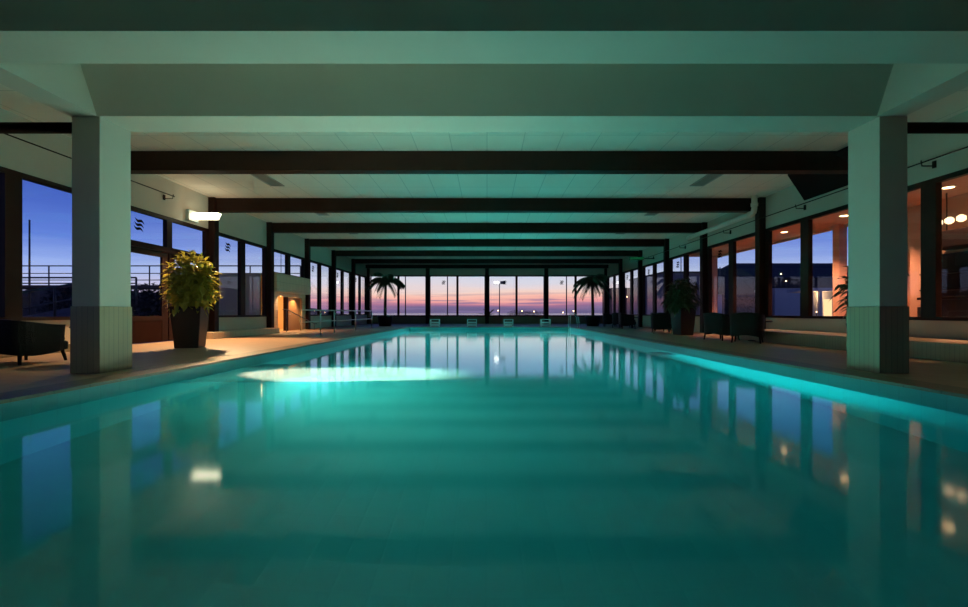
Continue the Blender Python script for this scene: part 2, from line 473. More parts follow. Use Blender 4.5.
# plinths along the walls
bm = new_bm(); box(bm, -8.96, -8.42, 13.2, cols[6] - .12, 0, .20, .01)
struct('baseboard_left', bm, M['niche_tile'])
bm = new_bm(); box(bm, 7.62, 8.96, YFR, 13.2, 0, .30, .01)
struct('baseboard_right', bm, M['base_tile'])
bm = new_bm(); box(bm, -8.96, -8.62, YFR, 9.9, 0, .16, .01)
struct('baseboard_front', bm, M['base_tile'])

# ------------------------------------------------------------------ concrete frame over the near end
YP0, YP1, ZB = 5.70, 6.20, 3.41
XI, XO = 5.17, 5.54
for s, nm in ((-1, 'square pale concrete pillar with tiled base, on the deck near the tall lit planter'),
              (1, 'square pale concrete pillar with tiled base, on the deck before the salmon-lit windows')):
    t = thing('concrete_pillar', nm, 'pillar', (s * (XI + XO) / 2 + .035, (YP0 + YP1) / 2, 0))
    hx, hy = (XO - XI) / 2, (YP1 - YP0) / 2
    bm = new_bm(); box(bm, -hx, hx, -hy, hy, .89, ZB, .008); obj('shaft', bm, M['concrete'], t)
    bm = new_bm(); box(bm, -hx - .012, hx + .012, -hy - .012, hy + .012, 0, .89, .008); obj('tiled_base', bm, M['base_tile'], t)

def cross_beam(y0, y1, label):
    bm = new_bm()
    X = WX - .06
    hz = ZC - ZB - .003; g = .42 * hz
    pts = [(y0, ZB), (y1, ZB), (y1 + g, ZB + hz), (y0 - g, ZB + hz)]
    hexa(bm, [(-XI, y, z) for y, z in pts], [(XI, y, z) for y, z in pts])
    o = obj('concrete_beam', bm, M['concrete'])
    tag(o, label, 'beam')
cross_beam(3.98, 4.50, 'pale concrete crossbeam overhead, the first one at the top of the photo')
cross_beam(YP0, YP1, 'pale concrete crossbeam spanning between the tops of both pillars')
for s, nm in ((-1, 'pale concrete lengthwise beam on the pillar nearest the tall lit planter'),
              (1, 'pale concrete lengthwise beam on the pillar before the salmon-lit windows')):
    bm = new_bm()
    hz = ZC - ZB - .003; g = .10
    pts = [(s * (XI + .001), ZB), (s * XO, ZB), (s * (XO + g), ZB + hz), (s * (XI + .001), ZB + hz)]
    hexa(bm, [(x, YFR + .01, z) for x, z in pts], [(x, YP1, z) for x, z in pts])
    o = obj('concrete_beam', bm, M['concrete']); tag(o, nm, 'beam')

# dark steel tie bars from the pillars to the side walls
for s, nm in ((-1, 'dark round tie bar from the pillar top to the blue-sky windows'),
              (1, 'dark round tie bar from the pillar top to the salmon-lit windows')):
    bm = new_bm(); tube(bm, [(s * (XO + .002), 5.95, 3.36), (s * (WX - .05), 5.95, 3.36)], .075, 14)
    tag(obj('tie_bar', bm, M['brown'], smooth=True), nm, 'bar')

# dark ceiling beams
ordn = ['first dark ceiling beam beyond the concrete crossbeam', 'second dark ceiling beam, meeting the wall by the fluorescent lamp',
        'third dark ceiling beam, ending over the tiled stair niche', 'fourth dark ceiling beam, just beyond the tiled stair niche',
        'fifth dark ceiling beam counted from the pillars', 'sixth dark ceiling beam, second from the end wall',
        'last dark ceiling beam, tight against the end windows']
for k in range(7):
    y = (cols[4 + k] if k else 9.98) if k < 6 else YB - .38
    bm = new_bm(); box(bm, -8.95, 8.95, y - .01 if k < 6 else y - .14, y + .28 if k < 6 else y + .14, 4.11, zc(y + .28) - .003, .01)
    tag(obj('ceiling_beam', bm, M['brown']), ordn[k], 'beam', 'dark ceiling beams')

# sloping dark panel over the first window bay by the far-side pillar
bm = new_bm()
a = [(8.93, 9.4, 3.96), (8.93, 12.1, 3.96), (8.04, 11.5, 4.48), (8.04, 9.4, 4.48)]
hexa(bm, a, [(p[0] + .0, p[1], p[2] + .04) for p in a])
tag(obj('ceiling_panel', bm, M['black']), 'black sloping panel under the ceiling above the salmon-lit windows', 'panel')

# ceiling vents
vent0 = None
side_nm = {-1: 'on the plant-and-doors side', 1: 'on the wicker-chairs side'}
rowc = ['between the first and second dark beams', 'between the second and third dark beams', 'between the third and fourth dark beams', 'between the fourth and fifth dark beams']
for k in range(4):
    for s in (-1, 1):
        yc = cols[4 + k] + 1.75
        lab = 'flat grey ceiling vent %s, %s' % (rowc[k], side_nm[s])
        loc = (s * 6.15, yc, zc(yc) - .005)
        if vent0 is None:
            t = thing('ceiling_vent', lab, 'vent', loc, 0, 'grey ceiling vents')
            bm = new_bm()
            box(bm, -.20, -.16, -.6, .6, -.02, 0); box(bm, .16, .20, -.6, .6, -.02, 0)
            box(bm, -.16, .16, -.6, -.56, -.02, 0); box(bm, -.16, .16, .56, .6, -.02, 0)
            obj('frame', bm, M['vent'], t)
            bm = new_bm()
            for i in range(7):
                x = -.14 + i * .0467
                box(bm, x - .018, x + .018, -.56, .56, -.014, -.004)
            obj('slats', bm, M['vent_slat'], t)
            vent0 = t
        else:
            dup(vent0, loc, 0, lab)

# ------------------------------------------------------------------ rails, pipes, lamps on the walls
def curtain_rail(x, z, y0, y1, brk, label):
    t = thing('curtain_rail', label, 'rail', (x, y0, z))
    s = 1 if x > 0 else -1
    bm = new_bm(); tube(bm, [(0, 0, 0), (0, y1 - y0, 0)], .014, 8); obj('rod', bm, M['brown'], t, True)
    for yb in brk:
        bm = new_bm(); yy = yb - y0
        tube(bm, [(s * .28, yy, -.06), (.02 * s, yy, -.06), (0, yy, .05)], .012, 8); box(bm, s * .26 - .01, s * .26 + .02, yy - .03, yy + .03, -.1, .04)
        obj('bracket', bm, M['brown'], t)
curtain_rail(-8.68, 4.03, 5.0, 11.95, (7.3, 9.4, 11.9), 'thin dark curtain rail above the blue windows, ending by the fluorescent lamp')
curtain_rail(8.68, 3.80, 4.0, 25.0, (8.6, 12.1, 15.8, 19.4, 23.1), 'thin dark curtain rail along the whole wall of salmon-lit windows')

t = thing('wall_pipe', 'white pipe along the wall above the wicker chairs, bending up to the ceiling', 'pipe', (8.52, 13.7, 3.98))
bm = new_bm(); tube(bm, [(0, 4.5, 0), (0, .15, 0), (0, .04, .04), (0, 0, .15), (0, 0, .565)], .085, 16); obj('pipe_run', bm, M['pipe_white'], t, True)
bm = new_bm(); tube(bm, [(0, .30, 0), (0, .20, 0)], .105, 16); obj('collar', bm, M['pipe_white'], t, True)
bm = new_bm(); tube(bm, [(0, 0, .22), (0, 0, .32)], .105, 16); obj('collar', bm, M['pipe_white'], t, True)

t = thing('exit_sign', 'small green sign jutting from the wall above the far wicker chairs', 'sign', (8.0, 23.0, 3.72))
bm = new_bm(); box(bm, -.38, .38, -.04, .04, -.08, .08, .01); obj('case', bm, M['sign_case'], t)
bm = new_bm(); box(bm, -.36, .36, -.046, -.040, -.06, .06); obj('sign_face', bm, M['sign_green'], t)
bm = new_bm(); tube(bm, [(.38, 0, 0), (.95, 0, 0)], .02, 8); obj('bracket', bm, M['brown'], t, True)

t = thing('fluorescent_lamp', 'bright fluorescent lamp jutting from the wall above the leafy planter', 'lamp', (-8.46, 13.0, 3.73))
bm = new_bm()
hexa(bm, [(-.34, -.07, -.10), (.30, -.07, -.10), (.30, .07, -.10), (-.34, .07, -.10)], [(-.40, -.09, .08), (.38, -.09, .08), (.38, .09, .08), (-.40, .09, .08)])
obj('diffuser', bm, M['fluo'], t)
bm = new_bm(); box(bm, -.53, -.40, -.22, .22, -.16, .16, .01); obj('wall_bracket', bm, M['white'], t)



# underwater lamps in the pool walls
lamp0 = None
def pool_lamp(loc, rz, label):
    global lamp0
    if lamp0 is None:
        t = thing('underwater_lamp', label, 'lamp', loc, rz, 'underwater pool lamps')
        bm = new_bm()
        n = 24
        for (r0, r1, y0, y1) in ((.11, .15, -.03, 0.0),):
            o_ = []
            for (r, y) in ((r0, 0), (r0, y0), (r1, y0), (r1, 0)):
                o_.append([bm.verts.new((r * math.cos(2 * PI * k / n), y, r * math.sin(2 * PI * k / n))) for k in range(n)])
            for j in range(4):
                for k in range(n):
                    bm.faces.new((o_[j][k], o_[j][(k + 1) % n], o_[(j + 1) % 4][(k + 1) % n], o_[(j + 1) % 4][k]))
        obj('rim', bm, M['steel'], t, True)
        bm = new_bm(); tube(bm, [(0, 0, 0), (0, -.018, 0)], .11, 24); obj('lens', bm, M['lens'], t)
        bm = new_bm(); box(bm, -.34, .34, -.52, 0, .145, .16, .004); obj('hood', bm, M['shaded_rim'], t)  # added only to block the glaring light from view above
        lamp0 = t
    else:
        dup(lamp0, loc, rz, label)
pool_lamp((XL, 8.2, -.55), PI / 2, 'underwater lamp in the pool wall beside the leafy planter, at the bright streak')
pool_lamp((XL, 16.5, -.55), PI / 2, 'underwater lamp in the pool wall in front of the steel railing')
pool_lamp((XR, 10.8, -.55), -PI / 2, 'underwater lamp in the pool wall in front of the wicker armchairs')
pool_lamp((XR, 19.0, -.55), -PI / 2, 'underwater lamp in the pool wall in front of the far wicker chairs')
pool_lamp((-3.2, YF, -.55), 0, 'underwater lamp in the far pool wall on the railing side')
pool_lamp((3.4, YF, -.55), 0, 'underwater lamp in the far pool wall by the ladder')

# steel guard railing by the stair niche
t = thing('steel_railing', 'two-rail steel guard railing on the deck in front of the stair niche', 'railing', (-6.0, 14.0, 0))
L_ = 8.4
bm = new_bm(); tube(bm, [(0, 0, .90), (0, L_, .90)], .022, 10); obj('top_rail', bm, M['steel'], t, True)
bm = new_bm(); tube(bm, [(0, 0, .50), (0, L_, .50)], .016, 10); obj('middle_rail', bm, M['steel'], t, True)
for y in (1.5, 2.9, 5.6, L_):
    bm = new_bm(); tube(bm, [(0, y, 0), (0, y, .90)], .022, 10); lathe(bm, [(.05, 0), (.05, .015)], 14, (0, y, 0)); obj('post', bm, M['steel'], t, True)
t = thing('stair_handrail', 'dark sloping handrail running down in front of the orange-lit doorway', 'handrail', (-8.4, 17.7, 0))
bm = new_bm(); tube(bm, [(0, .0, .95), (0, .35, .95), (0, 3.2, .28), (0, 3.5, .28)], .022, 10); obj('rail', bm, M['mast'], t, True)
for y, z in ((.3, .95), (1.7, .63), (3.2, .28)):
    bm = new_bm(); tube(bm, [(0, y, 0), (0, y, z)], .018, 8); obj('post', bm, M['mast'], t, True)

# pool ladder at the far corner
t = thing('pool_ladder', 'thin steel pool ladder handrails at the far pool corner by the potted palm', 'ladder', (4.45, YF - 1.1, 0))
for dy in (-.25, .25):
    bm = new_bm(); tube(bm, [(.55, dy, 0.0), (.50, dy, .55), (.30, dy, .78), (.08, dy, .70), (.05, dy, .3), (.05, dy, -1.1)], .014, 10); obj('handrail', bm, M['steel'], t, True)
for z in (-.35, -.65, -.95):
    bm = new_bm(); box(bm, .01, .10, -.25, .25, z - .015, z + .015); obj('rung', bm, M['steel'], t)

# starting blocks
blk = None
bl = ['white slatted starting block at the pool end, next to the potted palm with pale trunk', 'white slatted starting block at the pool end, second from the steel railing',
      'white slatted starting block at the pool end, second from the pool ladder', 'white slatted starting block at the pool end, closest to the pool ladder']
for i, px in enumerate((435, 472, 508.5, 545.5)):
    y = YF + .75; x = (px - 487) / 430 * y
    if blk is None:
        t = thing('starting_block', bl[i], 'starting block', (x, y, 0), 0, 'white starting blocks')
        for s in (-1, 1):
            bm = new_bm()
            box(bm, s * .26 - .02, s * .26 + .02, -.20, -.16, 0, .40, .004); box(bm, s * .26 - .02, s * .26 + .02, .2, .24, 0, .40, .004)
            box(bm, s * .26 - .02, s * .26 + .02, -.20, .24, .36, .40, .004)
            obj('side_frame', bm, M['white'], t)
        bm = new_bm()
        for q in range(4):
            box(bm, -.28, .28, -.22 + q * .12, -.12 + q * .12, .40, .43, .004)
        obj('top_slats', bm, M['white'], t)
        for z in (.10, .24):
            bm = new_bm(); box(bm, -.26, .26, -.20, -.17, z - .045, z + .045, .004); obj('cross_bar', bm, M['white'], t)
        blk = t
    else:
        dup(blk, (x, y, 0), 0, bl[i])

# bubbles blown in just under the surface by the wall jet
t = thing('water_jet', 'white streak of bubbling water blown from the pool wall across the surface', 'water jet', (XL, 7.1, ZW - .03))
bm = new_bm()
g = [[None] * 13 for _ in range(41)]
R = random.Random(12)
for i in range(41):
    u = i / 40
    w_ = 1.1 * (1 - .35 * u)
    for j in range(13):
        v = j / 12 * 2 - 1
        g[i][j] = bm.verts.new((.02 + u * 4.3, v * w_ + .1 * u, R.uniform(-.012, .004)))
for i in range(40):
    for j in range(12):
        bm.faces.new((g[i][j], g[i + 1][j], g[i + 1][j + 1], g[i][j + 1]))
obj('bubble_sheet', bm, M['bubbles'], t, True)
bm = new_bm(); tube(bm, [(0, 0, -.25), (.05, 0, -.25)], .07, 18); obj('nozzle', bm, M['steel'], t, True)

# ------------------------------------------------------------------ wicker chairs and tables
def make_chair(label, loc, rz):
    """tub armchair, open towards -y"""
    t = thing('wicker_armchair', label, 'chair', loc, rz, 'dark wicker armchairs')
    bm = new_bm(); n = 28; a0 = math.radians(125)
    outer_b, outer_t, inner_t, inner_b = [], [], [], []
    for i in range(n + 1):
        a = -a0 + 2 * a0 * i / n
        hgt = .66 + .11 * max(0, math.cos(a * .72)) ** 2
        sx, cy = math.sin(a), math.cos(a)
        sq = (abs(sx) ** 4 + abs(cy) ** 4) ** -.25
        ro, ri = .40 * sq, .325 * sq
        flare = 1.01
        outer_b.append((ro * sx * .95, ro * cy * .95, .17 + .03 * math.cos(a * 2.6)))
        outer_t.append((ro * sx * flare, ro * cy * flare, hgt))
        inner_t.append((ri * sx * 1.03, ri * cy * 1.03, hgt))
        inner_b.append((ri * sx, ri * cy, .36))
    ring = [[bm.verts.new(p) for p in r] for r in (outer_b, outer_t, inner_t, inner_b)]
    for j in range(3):
        for i in range(n):
            bm.faces.new((ring[j][i], ring[j][i + 1], ring[j + 1][i + 1], ring[j + 1][i]))
    for i in range(n):
        bm.faces.new((ring[3][i], ring[3][i + 1], ring[0][i + 1], ring[0][i]))
    for i in (0, n):
        bm.faces.new([ring[j][i] for j in range(4)])
    obj('tub_back', bm, M['wicker'], t, False)
    bm = new_bm(); box(bm, -.34, .34, -.36, .33, .20, .36, .03); obj('seat_base', bm, M['wicker'], t)
    bm = new_bm(); box(bm, -.30, .30, -.35, .27, .362, .44, .035); obj('cushion', bm, M['cushion'], t, True)
    for sx in (-1, 1):
        for sy in (-1, 1):
            bm = new_bm(); tube(bm, [(sx * .30, sy * .29, .22), (sx * .33, sy * .32, 0)], .028, 10, .018); obj('leg', bm, M['wicker'], t, True)
    return t

chair0 = make_chair('dark wicker tub armchair on the deck beside the near pillar, under the blue window', (-7.5, 6.95, 0), PI - .05)
chair0.scale = (1.08, 1.08, .92)
ch = [((6.95, 12.75, 0), 1.9, 'dark wicker armchair facing the pool, beside the planter with drooping plant'),
      ((7.05, 11.65, 0), 2.5, 'dark wicker armchair by the salmon-lit window, largest of the chairs across the pool'),
      ((6.9, 17.0, 0), 1.3, 'dark wicker armchair just beyond the drooping plant, nearer the pool edge'),
      ((7.6, 18.2, 0), 2.2, 'dark wicker armchair just beyond the drooping plant, against the wall'),
      ((7.1, 21.8, 0), 1.5, 'dark wicker armchair under the small green sign'),
      ((7.3, 23.4, 0), 2.0, 'dark wicker armchair just past the small green sign'),
      ((7.2, 25.2, 0), 1.4, 'dark wicker armchair farthest along, next to the potted palm')]
for loc, rz, lab in ch:
    c = dup(chair0, loc, rz, lab); c.scale = (1, 1, 1.06)
table0 = None
for loc, lab in (((-6.62, 7.35, 0), 'small round dark table partly hidden behind the near pillar'),
                 ((7.75, 12.35, 0), 'small round dark table between the two wicker armchairs by the window'),
                 ((7.65, 22.6, 0), 'small round dark table between the far wicker armchairs')):
    if table0 is None:
        t = thing('side_table', lab, 'table', loc, 0, 'small dark tables')
        bm = new_bm(); lathe(bm, [(.36, .545), (.38, .555), (.38, .57), (.36, .58)], 32); obj('tabletop', bm, M['wicker'], t)
        bm = new_bm(); lathe(bm, [(.03, .03), (.028, .3), (.04, .545)], 16); obj('pedestal', bm, M['brown'], t, True)
        bm = new_bm(); lathe(bm, [(.22, 0), (.22, .015), (.05, .035)], 28); obj('foot', bm, M['brown'], t)
        table0 = t
    else:
        dup(table0, loc, 0, lab)

# ------------------------------------------------------------------ plants
def leaf(bm, p, d, up, L, W, fold=.25, segs=3, droop=.0):
    """a pointed leaf folded along its rib"""
    d = d.normalized(); s = d.cross(up)
    if s.length < 1e-3:
        s = d.cross(Vector((1, 0, 0)))
    s.normalize(); nrm = s.cross(d).normalized()
    prev = None
    for i in range(segs + 1):
        t = i / segs
        c = p + d * (L * t) - Vector((0, 0, 1)) * (droop * L * t * t)
        wd = W * math.sin(PI * (t * .86 + .09)) if 0 < i < segs else W * .08
        row = [bm.verts.new(c - s * wd + nrm * wd * fold), bm.verts.new(c), bm.verts.new(c + s * wd + nrm * wd * fold)]
        if prev:
            bm.faces.new((prev[0], prev[1], row[1], row[0])); bm.faces.new((prev[1], prev[2], row[2], row[1]))
        prev = row

def pot_square(bm, h, rt, rb):
    th = .04
    def sq(r, z): return [(-r, -r, z), (r, -r, z), (r, r, z), (-r, r, z)]
    rings = [sq(rb, 0), sq(rt, h), sq(rt - th, h), sq(rt - th - .01, h - .12)]
    vs = [[bm.verts.new(p) for p in r] for r in rings]
    bm.faces.new(vs[0][::-1])
    for j in range(3):
        for k in range(4):
            bm.faces.new((vs[j][k], vs[j][(k + 1) % 4], vs[j + 1][(k + 1) % 4], vs[j + 1][k]))
    es = [e for e in bm.edges if e.is_manifold]
    bmesh.ops.bevel(bm, geom=es, offset=.008, segments=2, affect='EDGES')

def bushy_planter(label, loc, rz, h, rt, rb, blobs, nleaf, lsize, lm, droop=.3, seed=1):
    R = random.Random(seed)
    t = thing('potted_plant', label, 'plant', loc, rz)
    bm = new_bm(); pot_square(bm, h, rt, rb); p = obj('pot', bm, M['pot'], t)
    bm = new_bm(); q = rt - .055; box(bm, -q, q, -q, q, h - .12, h - .06); obj('soil', bm, M['soil'], p)
    ends = []
    bm = new_bm()
    for (bx, by, bz, br) in blobs:
        for k in range(3):
            a = R.random() * 6.28
            e_ = (bx + .3 * br * math.cos(a), by + .3 * br * math.sin(a), bz)
            tube(bm, [(R.uniform(-.1, .1), R.uniform(-.1, .1), h - .08), (bx * .5, by * .5, (h + bz) / 2 - .05), e_], .016, 6, .006)
    obj('stem', bm, M['bark'], t, True)
    bm = new_bm()
    tot = sum(b[3] ** 2 for b in blobs)
    for (bx, by, bz, br) in blobs:
        for k in range(int(nleaf * br ** 2 / tot)):
            v = Vector((R.gauss(0, 1), R.gauss(0, 1), R.gauss(0, 1))).normalized()
            rr = br * (R.random() ** .45)
            pos = Vector((bx, by, bz)) + Vector((v.x * rr, v.y * rr, v.z * rr))
            d = (v + Vector((R.uniform(-.7, .7), R.uniform(-.7, .7), R.uniform(-.6, .5)))).normalized()
            leaf(bm, pos, d, Vector((0, 0, 1)), lsize * R.uniform(.7, 1.25), lsize * .26, .3, 3, droop)
    obj('foliage', bm, lm, t)
    return t

bushy_planter('tall dark planter with bushy leaves lit from above, beside the glazed doors', (-6.90, 10.0, 0), .28, .95, .31, .235,
              [(0, 0, 1.35, .36), (-.20, .1, 1.72, .30), (.18, -.05, 1.62, .33), (.02, .05, 1.90, .30), (-.1, -.1, 1.12, .28), (.24, .0, 1.3, .27), (-.27, 0, 1.42, .24), (.12, 0, 1.08, .25)],
              1500, .185, M['leaf'], .3, 3)
bushy_planter('tall dark planter with drooping green plant across the pool, behind the wicker armchairs', (7.15, 15.7, 0), .2, .98, .32, .25,
              [(0, 0, 1.25, .42), (-.3, 0, 1.3, .36), (.3, .1, 1.3, .36), (0, .1, 1.6, .38), (-.2, -.1, 1.75, .28), (.25, 0, 1.75, .26)],
              1000, .22, M['leaf_dark'], .55, 5)
bushy_planter('leafy potted plant mostly hidden behind the pillar before the salmon-lit windows', (7.50, 8.45, 0), .4, .60, .26, .2,
              [(-.12, .0, 1.35, .34), (.15, 0, 1.5, .36), (-.05, 0, 1.0, .30)], 320, .26, M['leaf_dark'], .4, 9)

def palm(label, loc, H, seed, lean=0.0, nf=19, FL=1.15):
    R = random.Random(seed)
    t = thing('potted_palm', label, 'palm', loc)
    bm = new_bm(); lathe(bm, [(.36, 0), (.46, .55), (.48, .62), (.42, .62), (.40, .52)], 24); p = obj('pot', bm, M['pot'], t, True)
    bm = new_bm(); lathe(bm, [(.38, .50), (.39, .56)], 20); obj('soil', bm, M['soil'], p)
    bm = new_bm()
    pts = [(lean * (i / 8) ** 2, 0, .5 + (H - .5) * i / 8) for i in range(9)]
    tube(bm, pts, .10, 12, .075); obj('trunk', bm, M['bark'], t, True)
    top = Vector(pts[-1])
    for k in range(nf):
        a = 2 * PI * k / nf + R.uniform(-.2, .2); el = R.uniform(-.1, .9)
        dirh = Vector((math.cos(a), math.sin(a), 0))
        L = FL * R.uniform(.8, 1.1)
        bm = new_bm(); P = []
        for i in range(11):
            u = i / 10
            P.append(top + dirh * (L * (u * math.cos(el * .7))) + Vector((0, 0, L * (math.sin(el) * u - (.55 + .45 * (1 - el)) * u * u))))
        tube(bm, P, .014, 5, .004)
        for i in range(1, 11):
            tang = (P[i] - P[i - 1]).normalized()
            sd = tang.cross(Vector((0, 0, 1))).normalized()
            for s in (-1, 1):
                for q in (0, .5):
                    leaf(bm, P[i - 1].lerp(P[i], q), (sd * s + tang * .7 - Vector((0, 0, .45))), Vector((0, 0, 1)), .46 * (1 - .45 * (i / 10)), .036, .2, 2, .45)
        obj('frond', bm, M['palm'], t)
palm('potted palm by the end windows, behind the steel railing', (-6.3, 26.6, 0), 2.95, 11, 0.05)
palm('potted palm by the end windows, near the pool ladder and wicker chairs', (6.55, 26.6, 0), 2.95, 23, -.08)

# ------------------------------------------------------------------ outside: ground, terrace, lounge, town
bm = new_bm(); box(bm, -900, 900, -60, 1500, -.55, -.35)
# leave the building's own footprint free of the ground slab
bm.free(); bm = new_bm()
box(bm, -900, -9.4, -60, 100, -.6, -.32); box(bm, 9.4, 900, -60, 100, -.6, -.32); box(bm, -9.4, 9.4, 32.6, 100, -.6, -.32)
struct('ground', bm, M['ground'])

# raised terrace with a ramp outside the left windows
bm = new_bm(); box(bm, -30, -9.5, 21.6, 23.2, 2.06, 2.2)
for x_ in (-28, -22, -16, -10):
    box(bm, x_ - .12, x_ + .12, 22.3, 22.54, -.32, 2.06)
struct('terrace_block', bm, M['terrace'])
def railing(label, pts, zs, posts, name='terrace_railing', r=.03):
    t = thing(name, label, 'railing', pts[0])
    o = Vector(pts[0])
    for z in zs:
        bm = new_bm(); tube(bm, [Vector(p) - o + Vector((0, 0, z)) for p in pts], r if z == max(zs) else r * .7, 8); obj('rail', bm, M['mast'], t, True)
    a, b = Vector(pts[0]) - o, Vector(pts[-1]) - o
    for i in range(posts):
        p = a.lerp(b, i / (posts - 1))
        bm = new_bm(); tube(bm, [p, p + Vector((0, 0, max(zs)))], r, 8); obj('post', bm, M['mast'], t, True)
railing('dark railing on the raised terrace outside, above the tiled stair niche', [(-30, 21.9, 2.2), (-9.5, 21.9, 2.2)], (.28, .62, 1.0), 9)
railing('sloping dark ramp railing outside the near windows, beyond the wicker armchair', [(-12.6, 8.6, -.32), (-12.6, 14.5, 1.0)], (.55, 1.0), 4)
railing('level dark railing outside the near windows, above the ramp railing', [(-19, 15.2, 1.1), (-12.4, 15.2, 1.1)], (.75, .95), 4)
bm = new_bm(); hexa(bm, [(-14.5, 8.4, -.32), (-12.7, 8.4, -.32), (-12.7, 15, .95), (-14.5, 15, .95)], [(-14.5, 8.4, -.30), (-12.7, 8.4, -.30), (-12.7, 15, 1.0), (-14.5, 15, 1.0)])
struct('terrace_ramp', bm, M['terrace'])

# warm lounge outside the right wall
LX = 11.3
bm = new_bm(); box(bm, 9.2, LX + .1, 1.0, 21.6, 3.62, 3.75); struct('lounge_ceiling', bm, M['lounge_ceiling'])
bm = new_bm(); box(bm, 9.2, LX + .1, 1.0, 21.6, -.32, 0); struct('lounge_floor', bm, M['lounge_floor'])
bm = new_bm(); box(bm, LX, LX + .1, 1.0, 21.6, 3.52, 3.62); box(bm, LX, LX + .1, 11.7, 21.6, 0, .55); box(bm, LX, LX + .1, 1.0, 11.7, 0, 3.52); box(bm, 9.2, LX + .1, .9, 1.0, 0, 3.62)
struct('lounge_wall', bm, M['lounge'])
for i, y in enumerate((11.75, 13.75, 17.4, 21.4)):
    bm = new_bm(); box(bm, LX - .15, LX + .11, y - .13, y + .13, 0, 3.62, .01); struct('lounge_post', bm, M['lounge'])
dl0 = None
for (x, y, lab) in ((10.3, 9.6, 'downlight in the salmon lounge ceiling, seen just beside the pillar'),
                    (10.3, 12.4, 'downlight in the salmon lounge ceiling, above the lit kiosk'),
                    (10.3, 14.9, 'downlight in the salmon lounge ceiling, behind the wicker armchairs'),
                    (10.3, 6.9, 'downlight in the salmon lounge ceiling, near the frame edge')):
    if dl0 is None:
        t = thing('downlight', lab, 'light', (x, y, 3.62), 0, 'lounge downlights')
        bm = new_bm(); lathe(bm, [(.13, 0), (.13, -.02), (.10, -.02)], 24); obj('trim_ring', bm, M['white'], t)
        bm = new_bm(); lathe(bm, [(.10, -.022), (.09, -.026)], 24); obj('bulb', bm, M['warm_bulb'], t)
        dl0 = t
    else:
        dup(dl0, (x, y, 3.62), 0, lab)
t = thing('bar_counter', 'dark bar counter in the lounge seen through the window by the frame edge', 'counter', (10.42, 8.4, 0))
bm = new_bm(); box(bm, -.3, .3, -3.0, 1.6, 0, 1.1, .01); obj('body', bm, M['pot'], t)
bm = new_bm(); box(bm, -.38, .38, -3.05, 1.65, 1.1, 1.16, .01); obj('countertop', bm, M['brown'], t)
t = thing('bar_canopy', 'dark hood with glowing lamps hanging above the bar counter', 'canopy', (10.8, 9.6, 2.3))
bm = new_bm(); box(bm, -.35, .35, -1.5, .7, 0, .38, .01); obj('hood', bm, M['pot'], t)
for y in (-.5, .1, .35, .6):
    bm = new_bm(); lathe(bm, [(.03, .56), (.08, .60), (.08, .68), (.03, .72)], 16, (-.1, y, 0)); obj('lamp', bm, M['bar_bulb'], t, True)
for y in (-1.2, .5):
    bm = new_bm(); tube(bm, [(0, y, .38), (0, y, 1.42)], .012, 8); obj('hanger', bm, M['brown'], t, True)

t = thing('back_bar', 'dark back bar cabinet under the glowing hood, seen through the salmon window', 'cabinet', (11.08, 9.0, 0))
bm = new_bm(); box(bm, -.18, .18, -2.2, 1.9, 0, .95, .01); obj('base_cabinet', bm, M['pot'], t)
bm = new_bm(); box(bm, .12, .18, -2.2, 1.9, .95, 2.25, .01); obj('back_panel', bm, M['pot'], t)
for z in (1.35, 1.75):
    bm = new_bm(); box(bm, -.12, .12, -2.2, 1.9, z, z + .03); obj('shelf', bm, M['brown'], t)
# masts and street lamps beyond the end windows
def mast(px, D, ztop, label, head=False, r=.07):
    x = (px - 487) / 430 * D
    t = thing('light_mast', label, 'mast', (x, D, -.32))
    H = ztop + .32
    bm = new_bm(); tube(bm, [(0, 0, 0), (0, 0, H)], r, 10, r * .8); obj('pole', bm, M['mast'], t, True)
    if head:
        for s, m_ in ((-1, 'white_bulb'), (1, 'mast')):
            bm = new_bm(); box(bm, s * .42 - .32, s * .42 + .32, -.2, .2, H - .05, H + .32, .05); h_ = obj('lamp_head', bm, M['mast'], t)
            if s < 0:
                bm = new_bm(); box(bm, -.40 - .30, -.40 + .30, -.26, -.202, H - .02, H + .28, .03); obj('lamp_glass', bm, M['white_bulb'], h_)
mast(499.5, 55, 4.55, 'floodlight mast with twin lamp heads, one glowing, beyond the end windows', True)
mast(405.5, 52, 8, 'plain thin mast beyond the end windows, next to the potted palm behind the railing')
mast(447.5, 50, 8, 'plain thin mast beyond the end windows, beside a wave mark, above the second block')
mast(566.5, 50, 8, 'plain thin mast beyond the end windows, above the pool ladder')
mast(29.5, 24, 6.0, 'short flagpole outside the near blue window', False, .05)
mast(281, 34, 6, 'thin mast above the terrace railing, over the stair niche', False, .03)
mast(720, 44, 5.5, 'thin mast outside the windows behind the wicker armchairs', False, .06)
mast(681, 40, 6.6, 'thin mast outside the window above the drooping plant', False, .05)
sl0 = None
